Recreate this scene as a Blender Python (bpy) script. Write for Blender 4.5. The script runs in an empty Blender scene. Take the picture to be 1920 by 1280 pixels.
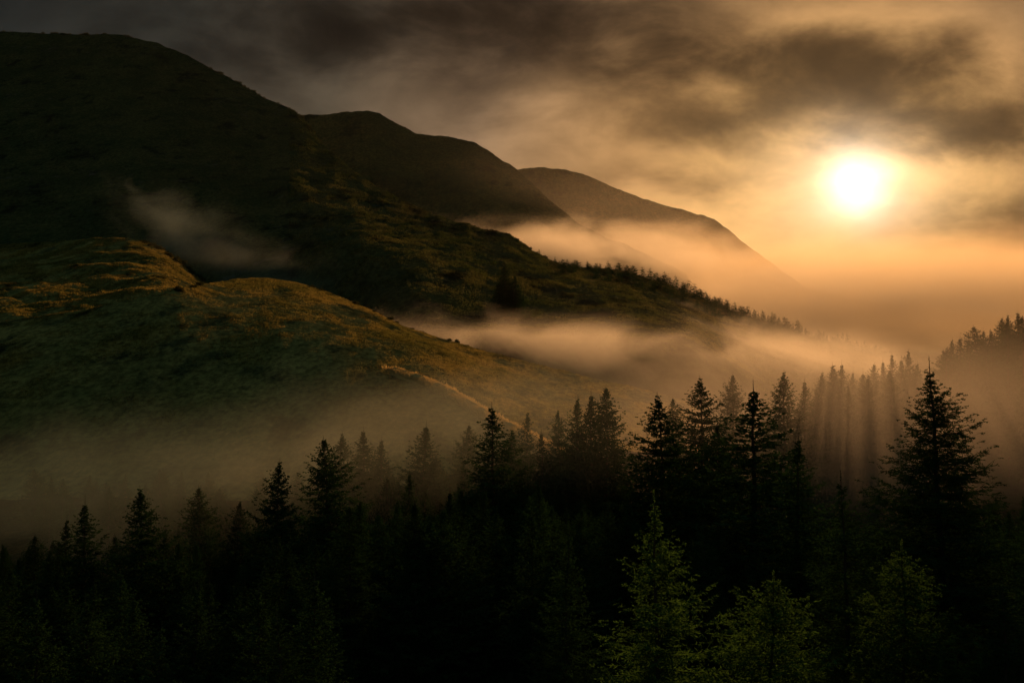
import bpy, math, random
import numpy as np
from mathutils import Vector

sc = bpy.context.scene
col = sc.collection
rng = np.random.default_rng(7)

# ------------------------------------------------------------------ camera numbers
FPX = 35.0 / 36.0 * 1920.0          # focal length in photograph pixels
PITCH = math.atan(50.0 / FPX)       # camera looks slightly up
CP, SP = math.cos(PITCH), math.sin(PITCH)


def px2as(px, py):
    """direction of a photograph pixel as (x/y, z/y)"""
    cx = (np.asarray(px, float) - 960.0) / FPX
    cy = (640.0 - np.asarray(py, float)) / FPX
    dy = CP - cy * SP
    return cx / dy, (SP + cy * CP) / dy


def at(px, py, y):
    a, s = px2as(px, py)
    return Vector((float(a) * y, y, float(s) * y))


SUN_A, SUN_S = (float(v) for v in px2as(1602, 345))
SUN_DIR = Vector((SUN_A, 1.0, SUN_S + .065)).normalized()      # lamp raised above the visible sun so the slopes catch more light
SUN_EL = math.asin(SUN_DIR.z)
SUN_AZ = math.atan2(SUN_DIR.x, SUN_DIR.y)


# ------------------------------------------------------------------ noise in numpy
def _hash(ix, iy, seed):
    h = (ix.astype(np.int64) * 374761393 + iy.astype(np.int64) * 668265263 + seed * 974634777) & 0xFFFFFFFF
    h = ((h ^ (h >> 13)) * 1274126177) & 0xFFFFFFFF
    h = h ^ (h >> 16)
    return (h & 0xFFFFFF) / float(0xFFFFFF)


def vnoise(x, y, seed=0):
    x = np.asarray(x, float); y = np.asarray(y, float)
    ix, iy = np.floor(x), np.floor(y)
    fx, fy = x - ix, y - iy
    fx = fx * fx * fx * (fx * (fx * 6 - 15) + 10); fy = fy * fy * fy * (fy * (fy * 6 - 15) + 10)
    a = _hash(ix, iy, seed); b = _hash(ix + 1, iy, seed)
    c = _hash(ix, iy + 1, seed); d = _hash(ix + 1, iy + 1, seed)
    return (a + (b - a) * fx) * (1 - fy) + (c + (d - c) * fx) * fy


def fbm(x, y, seed=0, octaves=5, gain=0.5, ridged=False):
    x = np.asarray(x, float); y = np.asarray(y, float)
    tot = np.zeros(np.broadcast(x, y).shape); amp, norm = 1.0, 0.0
    for o in range(octaves):
        n = vnoise(x * 2 ** o + 17.3 * o, y * 2 ** o - 9.1 * o, seed + o) * 2 - 1
        if ridged:
            n = 1 - 2 * np.abs(n)
        tot += amp * n; norm += amp; amp *= gain
    return tot / norm


def sstep(a, b, x):
    t = np.clip((np.asarray(x, float) - a) / (b - a), 0, 1)
    return t * t * (3 - 2 * t)


# ------------------------------------------------------------------ mesh helpers
def mesh_from(name, V, loops, sizes, smooth=True):
    me = bpy.data.meshes.new(name)
    V = np.ascontiguousarray(V, np.float32)
    me.vertices.add(len(V)); me.vertices.foreach_set('co', V.ravel())
    loops = np.ascontiguousarray(loops, np.int32); sizes = np.ascontiguousarray(sizes, np.int32)
    me.loops.add(len(loops)); me.loops.foreach_set('vertex_index', loops)
    me.polygons.add(len(sizes))
    st = np.zeros(len(sizes), np.int32); st[1:] = np.cumsum(sizes)[:-1]
    me.polygons.foreach_set('loop_start', st); me.polygons.foreach_set('loop_total', sizes)
    me.polygons.foreach_set('use_smooth', np.full(len(sizes), smooth))
    me.update(calc_edges=True); me.validate()
    return me


def quads_mesh(name, Q, smooth=False):
    """Q: (n,4,3) loose quads"""
    n = len(Q)
    return mesh_from(name, Q.reshape(-1, 3), np.arange(n * 4), np.full(n, 4), smooth)


def grid_mesh(name, X, Y, Z, smooth=True):
    r, c = X.shape
    V = np.stack([X, Y, Z], -1).reshape(-1, 3)
    i = (np.arange(r - 1)[:, None] * c + np.arange(c - 1)[None, :]).ravel()
    F = np.stack([i, i + 1, i + c + 1, i + c], -1)
    return mesh_from(name, V, F.ravel(), np.full(len(F), 4), smooth)


def link(name, me, mat=None, parent=None):
    o = bpy.data.objects.new(name, me); col.objects.link(o)
    if mat is not None and not me.materials:
        me.materials.append(mat)
    if parent is not None:
        o.parent = parent
    return o


def tag(o, label, cat=None, group=None, kind=None):
    o['label'] = label
    if cat: o['category'] = cat
    if group: o['group'] = group
    if kind: o['kind'] = kind
    return o


# ------------------------------------------------------------------ node helpers
class NT:
    def __init__(self, tree):
        self.t = tree; self.l = tree.links

    def n(self, typ, **kw):
        nd = self.t.nodes.new(typ)
        for k, v in kw.items():
            setattr(nd, k, v)
        return nd

    def put(self, sock, v):
        if isinstance(v, E): v = v.s
        if isinstance(v, bpy.types.NodeSocket): self.l.new(v, sock)
        else: sock.default_value = v

    def m(self, op, *a, clamp=False):
        nd = self.n('ShaderNodeMath', operation=op); nd.use_clamp = clamp
        for i, v in enumerate(a): self.put(nd.inputs[i], v)
        return E(self, nd.outputs[0])

    def mix(self, f, a, b):
        nd = self.n('ShaderNodeMix', data_type='RGBA')
        self.put(nd.inputs[0], f); self.put(nd.inputs[6], a); self.put(nd.inputs[7], b)
        return E(self, nd.outputs[2])

    def noise(self, vec, scale, detail=4.0, rough=0.5, out=0, dist=0.0):
        nd = self.n('ShaderNodeTexNoise'); self.put(nd.inputs['Vector'], vec)
        nd.inputs['Scale'].default_value = scale; nd.inputs['Detail'].default_value = detail
        nd.inputs['Roughness'].default_value = rough; nd.inputs['Distortion'].default_value = dist
        return E(self, nd.outputs[out])

    def vmul(self, vec, k):
        nd = self.n('ShaderNodeVectorMath', operation='MULTIPLY'); self.put(nd.inputs[0], vec)
        nd.inputs[1].default_value = k
        return E(self, nd.outputs[0])

    def ss(self, x, lo, hi, a=0.0, b=1.0):
        nd = self.n('ShaderNodeMapRange', interpolation_type='SMOOTHSTEP')
        self.put(nd.inputs[0], x); self.put(nd.inputs[1], lo); self.put(nd.inputs[2], hi)
        self.put(nd.inputs[3], a); self.put(nd.inputs[4], b)
        return E(self, nd.outputs[0])

    def ramp(self, f, stops, interp='LINEAR'):
        nd = self.n('ShaderNodeValToRGB'); self.put(nd.inputs[0], f)
        cr = nd.color_ramp; cr.interpolation = interp
        while len(cr.elements) < len(stops): cr.elements.new(0.5)
        for e, (p, c) in zip(cr.elements, stops):
            e.position = p; e.color = (*c, 1.0)
        return E(self, nd.outputs[0])


class E:
    def __init__(self, nt, s): self.nt, self.s = nt, s
    def __add__(self, o): return self.nt.m('ADD', self, o)
    __radd__ = __add__
    def __sub__(self, o): return self.nt.m('SUBTRACT', self, o)
    def __rsub__(self, o): return self.nt.m('SUBTRACT', o, self)
    def __mul__(self, o): return self.nt.m('MULTIPLY', self, o)
    __rmul__ = __mul__
    def __truediv__(self, o): return self.nt.m('DIVIDE', self, o)


def new_mat(name):
    m = bpy.data.materials.new(name); m.use_nodes = True
    m.node_tree.nodes.clear()
    return m, NT(m.node_tree)


def leaf_shader(nt, colr, trans, tcol, rough=0.6, bump=None, spec=0.2):
    p = nt.n('ShaderNodeBsdfDiffuse')          # grass, moss, bark and needles: no gloss at grazing angles
    nt.put(p.inputs['Color'], colr); p.inputs['Roughness'].default_value = rough
    if bump is not None:
        nt.put(p.inputs['Normal'], bump)
    out = nt.n('ShaderNodeOutputMaterial')
    if trans > 0:
        t = nt.n('ShaderNodeBsdfTranslucent'); nt.put(t.inputs['Color'], tcol)
        mx = nt.n('ShaderNodeMixShader'); mx.inputs[0].default_value = trans
        nt.l.new(p.outputs[0], mx.inputs[1]); nt.l.new(t.outputs[0], mx.inputs[2])
        nt.l.new(mx.outputs[0], out.inputs[0])
    else:
        nt.l.new(p.outputs[0], out.inputs[0])


def grass_colour(nt, scale_big, green, straw, dark, bias=0.5, heather=True):
    pos = nt.n('ShaderNodeNewGeometry').outputs['Position']
    a = nt.noise(nt.vmul(pos, (1.0, 0.45, 1.0)), scale_big, 6, 0.62)
    b = nt.noise(nt.vmul(pos, (1.0, 0.5, 1.0)), scale_big * 4.7, 5, 0.65)
    f = nt.ss(a * 0.6 + b * 0.4, bias - 0.11, bias + 0.12)
    c = nt.mix(f, (*green, 1), (*straw, 1))
    d = nt.noise(nt.vmul(pos, (1.0, 0.4, 1.0)), scale_big * 2.1, 6, 0.7)
    c = nt.mix(nt.ss(d, 0.52, 0.66), c, (*dark, 1))
    fine = nt.noise(nt.vmul(pos, (1.0, 0.5, 1.0)), scale_big * 22, 5, 0.72)
    v = nt.n('ShaderNodeVectorMath', operation='SCALE'); nt.put(v.inputs[0], c); nt.put(v.inputs['Scale'], nt.ss(fine, .3, .7, .45, 1.5))
    return E(nt, v.outputs[0]), pos


def hill_material(name, green, straw, dark, scale, bump_d, bump_scale, rock=None):
    m, nt = new_mat(name)
    c, pos = grass_colour(nt, scale, green, straw, dark)
    if rock:
        r = nt.noise(nt.vmul(pos, (1, 1, 1.6)), rock[0], 8, 0.72)
        r2 = nt.noise(pos, rock[0] * 0.12, 3, 0.5)
        c = nt.mix(nt.ss(r, 0.56, 0.66) * nt.ss(r2, 0.5, 0.62), c, (*rock[1], 1))
    h = nt.noise(pos, bump_scale, 6, 0.7)
    b = nt.n('ShaderNodeBump'); b.inputs['Strength'].default_value = 1.0
    b.inputs['Distance'].default_value = bump_d; nt.put(b.inputs['Height'], h)
    leaf_shader(nt, c, 0.0, None, 0.9, b.outputs[0], 0.05)
    return m


M_MOUNT = hill_material('moor', (.022, .032, .013), (.045, .050, .020), (.009, .012, .008), 0.012, 1.2, 0.09, (0.05, (.05, .052, .048)))
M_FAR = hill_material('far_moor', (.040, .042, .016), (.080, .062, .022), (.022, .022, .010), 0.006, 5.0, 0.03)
M_GRASSHILL = hill_material('pasture', (.095, .088, .031), (.18, .142, .050), (.045, .047, .022), 0.028, 0.30, 0.35)
M_FLOOR = hill_material('forest_floor', (.018, .020, .009), (.030, .026, .012), (.010, .011, .006), 0.05, 0.5, 0.8)

m_, nt_ = new_mat('grass_blades')
c_, _p = grass_colour(nt_, 0.028, (.130, .124, .034), (.28, .21, .060), (.030, .036, .012))
leaf_shader(nt_, c_, 0.5, c_, 0.7)
M_BLADE = m_
m_, nt_ = new_mat('moor_tussocks')
c_, _p = grass_colour(nt_, 0.012, (.042, .060, .016), (.115, .110, .034), (.012, .015, .007))
leaf_shader(nt_, c_, 0.5, c_, 0.8)
M_TUSS = m_


def needle_mat(name, base, tcol, tr):
    m, nt = new_mat(name)
    pos = nt.n('ShaderNodeNewGeometry').outputs['Position']
    oi = nt.n('ShaderNodeObjectInfo').outputs['Random']
    n = nt.noise(pos, 1.3, 3, 0.6)
    k = nt.ss(n, 0.3, 0.7, 0.55, 1.35) * nt.ss(oi, 0, 1, 0.8, 1.2)
    vm = nt.n('ShaderNodeVectorMath', operation='SCALE'); vm.inputs[0].default_value = base; nt.put(vm.inputs['Scale'], k)
    vt = nt.n('ShaderNodeVectorMath', operation='SCALE'); vt.inputs[0].default_value = tcol; nt.put(vt.inputs['Scale'], k)
    leaf_shader(nt, vm.outputs[0], tr, vt.outputs[0], 0.85, None, 0.03)
    return m


M_NEEDLE = needle_mat('spruce_needles', (.024, .048, .018), (.020, .050, .012), 0.28)
M_NEEDLE_LIT = needle_mat('lit_young_needles', (.032, .078, .022), (.052, .112, .020), 0.42)  # paler copy of the spruce needles; the lit look is put into its colour
M_SHRUB = needle_mat('shrub_leaves', (.030, .036, .012), (.060, .060, .016), 0.35)
m_, nt_ = new_mat('bark')
pz = nt_.n('ShaderNodeNewGeometry').outputs['Position']
leaf_shader(nt_, nt_.mix(nt_.noise(nt_.vmul(pz, (6, 6, 1.2)), 2.0, 5, .7), (.030, .022, .015, 1), (.085, .066, .048, 1)), 0, None, .9)
M_BARK = m_


# ------------------------------------------------------------------ terrain
def G(x, y):
    """the valley floor the forest stands on"""
    x = np.asarray(x, float); y = np.asarray(y, float)
    z = -1.8 - 18.2 * sstep(2, 36, y) + 0.12 * np.maximum(-y, 0)
    z = z - 6.5 * sstep(8, -45, x) * sstep(20, 60, y)
    z = z + 17 * sstep(55, 125, x) * sstep(110, 215, y)
    z = z - 35 * sstep(225, 480, y)
    z = z + 0.9 * fbm(x / 14, y / 14, 3, 4) * sstep(6, 30, np.hypot(x, y)) + 6 * fbm(x / 170, y / 170, 5, 3) * sstep(250, 700, y)
    return z


gx = np.sinh(np.linspace(-5.2, 5.2, 281)) / np.sinh(5.2) * 5200
gy = np.concatenate([np.linspace(-60, 260, 130), 260 + (7200 - 260) * (np.linspace(0, 1, 110)[1:] ** 2.2)])
GX, GY = np.meshgrid(gx, gy)
tag(link('ground', grid_mesh('ground', GX, GY, G(GX, GY)), M_FLOOR), 'dark valley floor of needles and moss under the spruce forest', kind='structure')


class Hill:
    def __init__(self, sil, brk, yfoot, zfoot, amp=0, nx=80, ny=200, seed=0, edge=0.0, back=0.35, smooth=5, left=None, corner=0.05, zfa=None, toe=0.0, toelen=0.0, ampa=None, bk=34):
        p = np.array(sil, float)
        a, s = px2as(p[:, 0], p[:, 1])
        self.a, self.s, self.d = a, s, p[:, 2]
        b = np.array(brk, float)
        ab, sb = px2as(b[:, 0], b[:, 1])
        self.ab, self.sb, self.yb = ab, sb, b[:, 2]
        self.yf, self.zf = yfoot, zfoot
        self.amp, self.nx, self.ny, self.seed, self.edge, self.back, self.k = amp, nx, ny, seed, edge, back, smooth
        self.left, self.corner = left, corner
        self.bk = bk
        self.zfa, self.toe, self.toelen, self.ampa = zfa, toe, toelen, ampa

    def _smooth(self, a, xs, ys, k=None):
        h = (k or self.k) / FPX
        return (np.interp(a - h, xs, ys) + np.interp(a + h, xs, ys) + 2 * np.interp(a, xs, ys) + np.interp(a - 2 * h, xs, ys) * .5 + np.interp(a + 2 * h, xs, ys) * .5) / 5

    def crest(self, a):
        s = self._smooth(a, self.a, self.s)
        d = self._smooth(a, self.a, self.d, 30)
        s = s + self.edge * fbm(a * FPX / 26, a * 0, self.seed + 50, 4, 0.6) / FPX
        return s, d

    def z(self, a, y):
        a = np.asarray(a, float); y = np.asarray(y, float)
        s, d = self.crest(a)
        sb = self._smooth(a, self.ab, self.sb, self.bk); yb = self._smooth(a, self.ab, self.yb, self.bk)
        zf0 = self.zf if self.zfa is None else np.interp(a, px2as([p for p, _ in self.zfa], 640)[0], [q for _, q in self.zfa])
        sf = zf0 / self.yf
        g1 = (sb - s) / np.maximum(d - yb, 1.0); g2 = (sf - sb) / (yb - self.yf)
        w = self.corner * (d - self.yf)
        sp = lambda t: w * np.logaddexp(0.0, t / w)
        front = s + g1 * (d - y) + (g2 - g1) * (sp(yb - y) - sp(yb - d) * np.clip((y - yb) / np.maximum(d - yb, 1.0), 0, 1))
        zf = front * y
        win = sstep(0.0, 0.22, (d - y) / (d - self.yf))
        n = fbm((a * d) / self.nx, y / self.ny, self.seed, 6, 0.52) + 0.3 * fbm((a * d) / (self.nx * .45) + 0.3 * y / self.ny, y / self.ny, self.seed + 9, 5, 0.55, True) - .1
        n = n + .06 * fbm((a * d) / (self.nx * .09), y / (self.ny * .09), self.seed + 21, 5, .62)
        am = self.amp if self.ampa is None else self.amp * np.interp(a, px2as([p for p, _ in self.ampa], 640)[0], [q for _, q in self.ampa])
        zf = zf + am * win * n - self.toe * 14 * np.logaddexp(0.0, (self.yf - y) / 14)
        zb = s * d - self.back * (y - d) - 0.0007 * (y - d) ** 2
        return np.where(y <= d, zf, zb)

    def build(self, name, a0, a1, nc, nf, nb, blen, mat, label):
        A = np.linspace(a0, a1, nc)
        s, d = self.crest(A)
        t = np.concatenate([np.linspace(0, 1, nf) ** 1.25])[::-1]
        Yf = d[None, :] - (d - self.yf + self.toelen)[None, :] * t[:, None]
        Yb = d[None, :] + blen * (np.linspace(0, 1, nb + 1)[1:, None] ** 1.5)
        Y = np.vstack([Yf, Yb]); AA = np.broadcast_to(A[None, :], Y.shape)
        Z = self.z(AA, Y)
        o = link(name, grid_mesh(name, AA * Y, Y, Z), mat)
        return tag(o, label, kind='structure')


def arng(p0, p1): return float(px2as(p0, 640)[0]), float(px2as(p1, 640)[0])


A_SIL = [(-400, 80, 2360), (-100, 60, 2320), (0, 58, 2300), (60, 61, 2300), (130, 65, 2300), (230, 66, 2290), (290, 80, 2280), (340, 99, 2270), (400, 130, 2255), (440, 153, 2240), (490, 180, 2210), (550, 207, 2130), (577, 230, 2050), (600, 265, 1960), (640, 302, 1820), (700, 346, 1630), (760, 380, 1480), (830, 408, 1360), (900, 428, 1280), (945, 438, 1245), (975, 455, 1230), (1010, 478, 1222), (1055, 497, 1215), (1100, 503, 1205), (1150, 507, 1192), (1200, 518, 1180), (1260, 536, 1162), (1300, 552, 1150), (1350, 575, 1132), (1420, 598, 1110), (1500, 626, 1085), (1600, 655, 1060), (1700, 690, 1040), (1850, 730, 1020)]
A_BRK = [(-400, 440, 1050), (0, 440, 1050), (300, 440, 1050), (500, 450, 1000), (700, 472, 850), (850, 503, 850), (950, 513, 940), (1000, 517, 970), (1100, 529, 940), (1200, 556, 860), (1300, 598, 800), (1450, 655, 780), (1700, 730, 770), (1850, 760, 770)]
hillA = Hill(A_SIL, A_BRK, 480, -55, amp=8, nx=150, ny=230, seed=11, edge=3.0, back=0.45, zfa=[(-400, -55), (560, -50), (800, 12), (1300, 12), (1450, -15), (1700, -40)], toe=.9, toelen=75, ampa=[(600, 1), (850, .5), (1100, .4)])
hillA.build('mountain', *arng(-330, 1800), 620, 300, 16, 500, M_MOUNT, 'big dark moorland mountain on the left, sloping down to the misty ridge')

B_SIL = [(300, 260, 2700), (480, 228, 2650), (560, 216, 2620), (600, 214, 2600), (640, 211, 2600), (690, 206, 2580), (715, 213, 2560), (740, 229, 2550), (780, 250, 2540), (810, 253, 2530), (850, 256, 2510), (890, 268, 2490), (920, 285, 2470), (950, 306, 2450), (975, 322, 2430), (1000, 346, 2260), (1040, 383, 2080), (1080, 415, 1960), (1130, 442, 1880), (1200, 470, 1840), (1300, 520, 2280)]
B_BRK = [(300, 420, 2000), (700, 400, 1950), (900, 400, 1850), (1000, 420, 1750), (1130, 470, 1680), (1300, 560, 1650)]
B_SIL = [(p, q, d * 1.15) for p, q, d in B_SIL]; B_BRK = [(p, q, d * 1.15) for p, q, d in B_BRK]
hillB = Hill(B_SIL, B_BRK, 1700, -40, amp=18, nx=130, ny=330, seed=23, edge=3.5, smooth=3)
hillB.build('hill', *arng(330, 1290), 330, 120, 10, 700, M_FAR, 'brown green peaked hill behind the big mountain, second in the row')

C_SIL = [(800, 380, 3300), (900, 345, 3250), (960, 322, 3220), (980, 317, 3200), (1010, 314, 3180), (1060, 318, 3160), (1110, 332, 3140), (1150, 350, 3120), (1200, 371, 3100), (1250, 385, 3080), (1300, 399, 3060), (1340, 412, 3040), (1372, 435, 3020), (1392, 454, 3010), (1425, 477, 3000), (1490, 525, 2980), (1550, 570, 2970), (1600, 600, 2960)]
C_BRK = [(800, 470, 2500), (1100, 470, 2500), (1300, 490, 2500), (1400, 540, 2500), (1600, 630, 2500)]
C_SIL = [(p, q, d * 1.15) for p, q, d in C_SIL]; C_BRK = [(p, q, d * 1.15) for p, q, d in C_BRK]
hillC = Hill(C_SIL, C_BRK, 2400, -40, amp=22, nx=150, ny=330, seed=31, edge=3.0, smooth=3)
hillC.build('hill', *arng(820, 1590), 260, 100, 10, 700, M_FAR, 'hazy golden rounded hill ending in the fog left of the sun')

D_SIL = [(1180, 520, 2050), (1300, 520, 2020), (1390, 512, 2000), (1450, 522, 1980), (1500, 536, 1960), (1560, 551, 1940), (1620, 564, 1920), (1700, 576, 1900), (1780, 586, 1880), (1860, 598, 1860), (2000, 612, 1850), (2200, 640, 1850)]
D_BRK = [(1180, 560, 1750), (1400, 560, 1700), (1700, 620, 1650), (2200, 680, 1600)]
D_SIL = [(p, q, d * 1.55) for p, q, d in D_SIL]; D_BRK = [(p, q, d * 1.5) for p, q, d in D_BRK]
hillD = Hill(D_SIL, D_BRK, 2050, -55, amp=12, nx=120, ny=260, seed=41, edge=2.0, smooth=6)
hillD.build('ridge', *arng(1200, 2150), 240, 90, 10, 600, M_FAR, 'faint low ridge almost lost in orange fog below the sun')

E1_SIL = [(-400, 480, 830), (-150, 465, 815), (0, 459, 800), (60, 457, 800), (130, 451, 795), (190, 446, 790), (240, 447, 780), (280, 456, 765), (310, 471, 750), (340, 494, 735), (368, 518, 720), (395, 535, 710), (450, 575, 700), (520, 640, 690)]
E1_BRK = [(-400, 610, 330), (0, 606, 330), (200, 590, 342), (340, 560, 368), (450, 600, 380), (520, 660, 400)]
E1_SIL = [(p, q, d + 110) for p, q, d in E1_SIL]
hillE1 = Hill(E1_SIL, E1_BRK, 215, -42, amp=4.2, nx=60, ny=40, seed=57, edge=2.5, smooth=4)
hillE1.build('knoll', *arng(-330, 515), 330, 190, 14, 160, M_GRASSHILL, 'streaky grass knoll at the left edge below the mountain')

E2_SIL = [(-400, 640, 315), (-150, 618, 318), (0, 603, 320), (80, 592, 325), (170, 578, 330), (250, 561, 338), (310, 546, 345), (340, 540, 352), (380, 533, 385), (430, 526, 428), (490, 521, 470), (540, 527, 470), (600, 543, 465), (650, 561, 460), (700, 584, 452), (760, 612, 444), (830, 636, 434), (900, 657, 424), (1000, 682, 408), (1100, 705, 392), (1200, 728, 376), (1260, 744, 368), (1320, 764, 360), (1400, 800, 350)]
E2_BRK = [(-400, 656, 280), (0, 622, 286), (200, 598, 300), (340, 557, 325), (400, 568, 322), (520, 600, 286), (640, 612, 276), (720, 626, 276), (800, 655, 268), (870, 692, 257), (940, 738, 250), (1000, 780, 238), (1100, 840, 225), (1400, 880, 225)]
hillE2 = Hill(E2_SIL, E2_BRK, 190, -24.5, amp=1.2, nx=34, ny=60, seed=67, edge=2.0, smooth=5, corner=0.13, bk=75)
hillE2.build('grassy_hill', *arng(-330, 1390), 560, 260, 14, 150, M_GRASSHILL, 'golden lit grass hill sloping down right into the forest')


# the raised dry-grass track that runs down the hill's right shoulder
def hill_strip(hill, pts, w, lift, name, mat, label, n=120, m=9):
    p = np.array(pts, float); tt = np.linspace(0, 1, n)
    k = np.linspace(0, 1, len(p))
    px = np.interp(tt, k, p[:, 0]); y = np.interp(tt, k, p[:, 2])
    a, _ = px2as(px, 640)
    x = a * y
    x = np.convolve(np.pad(x, 6, 'edge'), np.ones(13) / 13, 'valid'); y = np.convolve(np.pad(y, 6, 'edge'), np.ones(13) / 13, 'valid')
    dx, dy = np.gradient(x), np.gradient(y); L = np.hypot(dx, dy)
    ox, oy = -dy / L, dx / L
    u = np.linspace(-1, 1, m)
    ww = w * (1 + .35 * fbm(tt * 22, tt * 0, 5, 3))
    X = x[:, None] + ox[:, None] * u[None, :] * ww[:, None]; Y = y[:, None] + oy[:, None] * u[None, :] * ww[:, None]
    Z = hill.z(X / Y, Y) + (lift * (1 - u ** 2) - 0.25 * np.abs(u) ** 6)[None, :] * (1 + .4 * fbm(X / 2, Y / 2, 9, 3)) + 0.05
    return tag(link(name, grid_mesh(name, X, Y, Z), mat), label, kind='structure')


m_, nt_ = new_mat('dry_bank')
pz = nt_.n('ShaderNodeNewGeometry').outputs['Position']
hb = nt_.n('ShaderNodeBump'); hb.inputs['Distance'].default_value = .5; nt_.put(hb.inputs['Height'], nt_.noise(pz, 1.2, 5, .7))
leaf_shader(nt_, nt_.mix(nt_.noise(pz, .5, 5, .7), (.20, .145, .055, 1), (.42, .30, .12, 1)), 0, None, .9, hb.outputs[0], .05)
M_TRACK = m_
TRACK = [(735, 0, 284), (790, 0, 277), (830, 0, 270), (870, 0, 261), (905, 0, 255), (940, 0, 249), (975, 0, 243), (1010, 0, 236), (1060, 0, 229)]
hill_strip(hillE2, TRACK, 2.4, 1.7, 'path', M_TRACK, 'raised strip of dry golden grass running down the hill')


def floor_z(x, y):
    """highest of the forest floor and the near hills"""
    z = float(G(x, y))
    if y > 190: z = max(z, float(hillE2.z(x / y, y)) if -0.85 < x / y < 0.23 else -99)
    return z


# ------------------------------------------------------------------ grass tufts on the near hills (nobody could count them)
def kites(base, dirn, side, length, width):
    """leaf-shaped quads: base (n,3), unit dirn, unit side"""
    L = length[:, None]; W = width[:, None]
    mid = base + dirn * L * 0.45
    return np.stack([base, mid + side * W * .5, base + dirn * L, mid - side * W * .5], 1)


def unit(v): return v / np.maximum(np.linalg.norm(v, axis=-1, keepdims=True), 1e-9)


def tufts(hill, n, p0, p1, seed, hmin, hmax, label, tmax=0.75, mat=None, ref=430):
    r = np.random.default_rng(seed)
    a = r.uniform(*arng(p0, p1), n); s, d = hill.crest(a)
    y = d + 8 - (d - hill.yf) * tmax * r.random(n) ** 1.4
    x = a * y
    den = fbm(x / 16, y / 30, 91, 4) + .5 * fbm(x / 4, y / 7, 92, 3)
    keep = r.random(n) < np.clip(0.55 + 1.3 * den, 0.05, 1)
    a, y, x, den = a[keep], y[keep], x[keep], den[keep]
    z = hill.z(a, y)
    Q = []
    for k in range(3):
        m = len(a)
        b = np.stack([x + r.normal(0, .18, m), y + r.normal(0, .18, m), z - .05], -1)
        di = unit(np.stack([r.normal(0.1, .45, m), r.normal(0, .45, m), np.ones(m)], -1))
        si = unit(np.cross(di, r.normal(size=(m, 3))))
        ln = r.uniform(hmin, hmax, m) * np.clip(.8 + .8 * den, .4, 1.5) * np.clip(y / ref, .45, 1.3)
        Q.append(kites(b, di, si, ln, ln * r.uniform(.25, .5, m)))
    o = link('grass', quads_mesh('grass', np.concatenate(Q)), mat or M_BLADE)
    return tag(o, label, 'grass', kind='stuff')


tufts(hillA, 260000, 540, 1700, 8, .8, 2.0, 'coarse moor tussocks on the right shoulder of the mountain', 1.0, M_TUSS, 1100)
tufts(hillE2, 300000, -120, 1330, 5, .26, .7, 'rough tussock grass covering the golden hill')
tufts(hillE1, 220000, -120, 440, 6, .4, .95, 'rough tussock grass covering the streaky left knoll')


def bank_grass(hill, pts, w, n):
    r = np.random.default_rng(77)
    p = np.array(pts, float); k = np.linspace(0, 1, len(p)); t = r.random(n)
    px = np.interp(t, k, p[:, 0]); y = np.interp(t, k, p[:, 2]); a, _ = px2as(px, 640)
    x = a * y + r.normal(0, w * .55, n); y = y + r.normal(0, w * .55, n)
    z = hill.z(x / y, y) + .7
    Q = []
    for q in range(3):
        b = np.stack([x + r.normal(0, .15, n), y + r.normal(0, .15, n), z], -1)
        di = unit(np.stack([r.normal(.1, .4, n), r.normal(0, .4, n), np.ones(n)], -1))
        ln = r.uniform(.5, 1.3, n)
        Q.append(kites(b, di, unit(np.cross(di, r.normal(size=(n, 3)))), ln, ln * .3))
    m, nt = new_mat('dry_grass')
    ps = nt.n('ShaderNodeNewGeometry').outputs['Position']
    c = nt.mix(nt.noise(ps, .6, 5, .7), (.26, .18, .06, 1), (.62, .45, .19, 1))
    leaf_shader(nt, c, .55, c, .7)
    tag(link('dry_grass', quads_mesh('dry_grass', np.concatenate(Q)), m), 'long dry golden grass along the raised strip on the hill', 'grass', kind='stuff')


bank_grass(hillE2, TRACK, 2.2, 9000)

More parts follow.
